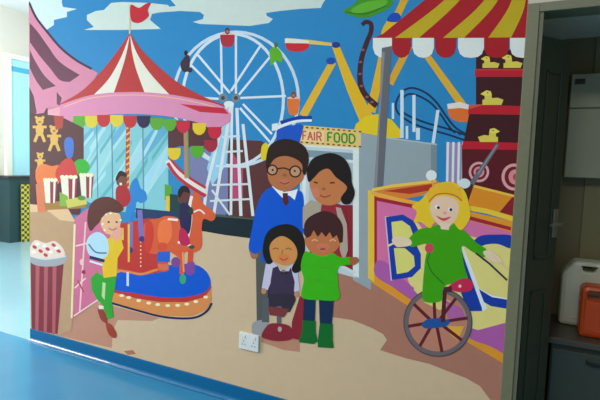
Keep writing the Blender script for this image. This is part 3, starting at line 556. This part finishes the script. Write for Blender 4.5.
# wall socket on the mural
a = wall(240.5, 331); b = wall(259.5, 352)
so = thing('wall_socket', 'white double socket plate on the mural by the girl\'s feet', 'socket', ((a.x + b.x) / 2, D, (a.z + b.z) / 2)); hw = (b.x - a.x) / 2; hh = (a.z - b.z) / 2
WP = mat('white_socket_plastic', (226, 230, 226), rough=.35); 
box('plate', (-hw, -.016, -hh), (hw, 0, hh), WP, so, .004)
for sx in (-.5, .5):
    bm = bmesh.new(); bm_box(bm, (sx * hw - .012, -.0195, hh * .35), (sx * hw + .012, -.0155, hh * .75), .0015); obj('rocker', bm, WP, so)
    bm = bmesh.new()
    for u, v in ((0, .0), (-.01, -.02), (.01, -.02)): bm_box(bm, (sx * hw + u - .003, -.0165, v - .005), (sx * hw + u + .003, -.0155, v + .005))
    obj('pin_slots', bm, mat('socket_slot_dark', (120, 150, 166)), so)
# ------------------------------------------------------------------ corridor end on the left: glazed door, counter
FX = -8.15
p0 = onx(3, 57, FX); p1 = onx(9, 57, FX); zt = onx(15, 60, FX).z
FRM = mat('white_frame_paint', (236, 238, 224), rough=.4, noise=.03)
bm = bmesh.new(); bm_box(bm, (FX, p0.y, 0), (FX + .07, p1.y, zt + .08), .006); bm_box(bm, (FX, p1.y, zt), (FX + .07, 6.4, zt + .08), .006); bm_box(bm, (FX, p1.y, zt - .16), (FX + .05, 6.4, zt - .11), .006) if False else None
o = obj('window_1', bm, FRM); o['kind'] = 'structure'
bm = bmesh.new(); bm_box(bm, (FX + .004, p1.y, 1.0), (FX + .03, 6.4, zt)); obj('pane', bm, mat('daylit_blue_glass', (150, 208, 222), rough=.15, noise=.1, scale=1.2, emit=.36), o)
box('transom_bar', (FX + .028, p1.y, zt - .2), (FX + .045, 6.4, zt - .12), mat('blue_transom', (70, 176, 214), rough=.3), o, .003)
cz = 1.12; ky0 = onx(9.5, 200, -7.8).y
ct_ = thing('reception_counter', 'dark teal counter below the bright glazing at the corridor end', 'counter', (-7.8, ky0, 0.003))
box('body', (-.32, 0, 0), (0, 1.3, cz - .04), mat('dark_teal_laminate', (30, 66, 72), rough=.4, noise=.1), ct_, .004)
box('top', (-.34, -.03, cz - .04), (.025, 1.32, cz), mat('dark_top', (40, 44, 44), rough=.4), ct_, .004)
mck = bpy.data.materials.new('yellow_black_chequer'); mck.use_nodes = True; nt = mck.node_tree
tc = nt.nodes.new('ShaderNodeTexCoord'); ck = nt.nodes.new('ShaderNodeTexChecker'); ck.inputs['Scale'].default_value = 22
ck.inputs['Color1'].default_value = (.72, .62, .06, 1); ck.inputs['Color2'].default_value = (.06, .07, .03, 1)
nt.links.new(tc.outputs['Object'], ck.inputs['Vector']); nt.links.new(ck.outputs['Color'], nt.nodes['Principled BSDF'].inputs['Base Color'])
c0 = onx(20.5, 200, -7.78); c1 = onx(33, 200, -7.78)
st = box('chequered_stand', (-.011, 0, 0), (.011, c1.y - c0.y, .98), mck, None, .002, (-7.76, c0.y, .003)); st['label'] = 'yellow and black chequered upright board before the dark counter'; st['category'] = 'board'
# ------------------------------------------------------------------ light
def area(name, loc, target, sx, sy, power, col):
    l = bpy.data.lights.new(name, 'AREA'); l.shape = 'RECTANGLE'; l.size = sx; l.size_y = sy; l.energy = power; l.color = col
    o = bpy.data.objects.new(name, l); COL.objects.link(o); o.location = loc
    o.rotation_euler = (Vector(target) - Vector(loc)).to_track_quat('-Z', 'Y').to_euler(); return o
area('ceiling_lamp', (-2.9, -1.3, CEIL - .05), (-2.9, -1.2, 0), 2.4, 1.0, 108, (1, .95, .86))
area('ceiling_lamp', (-.4, -1.6, CEIL - .05), (-.4, -1.5, 0), 1.6, .8, 62, (1, .95, .86))
area('side_window_daylight', (-8.1, -1.0, 1.9), (-2.6, 2.4, 1.2), 2.0, 2.2, 270, (1, .965, .9))
l = bpy.data.lights.new('corridor_fill_light', 'POINT'); l.energy = 240; l.color = (.96, 1, 1); l.shadow_soft_size = .22  # added fill light, out of view, brightens the corridor walls and ceiling
o = bpy.data.objects.new('corridor_fill_light', l); COL.objects.link(o); o.location = (-6.5, 2.9, 3.2)
w = bpy.data.worlds.new('world'); S.world = w; w.use_nodes = True
w.node_tree.nodes['Background'].inputs['Color'].default_value = (.85, .87, .85, 1); w.node_tree.nodes['Background'].inputs['Strength'].default_value = .2
S.view_settings.view_transform = 'Standard'; S.view_settings.look = 'None'; S.view_settings.exposure = 0; S.view_settings.gamma = 1
S.view_settings.use_curve_mapping = False
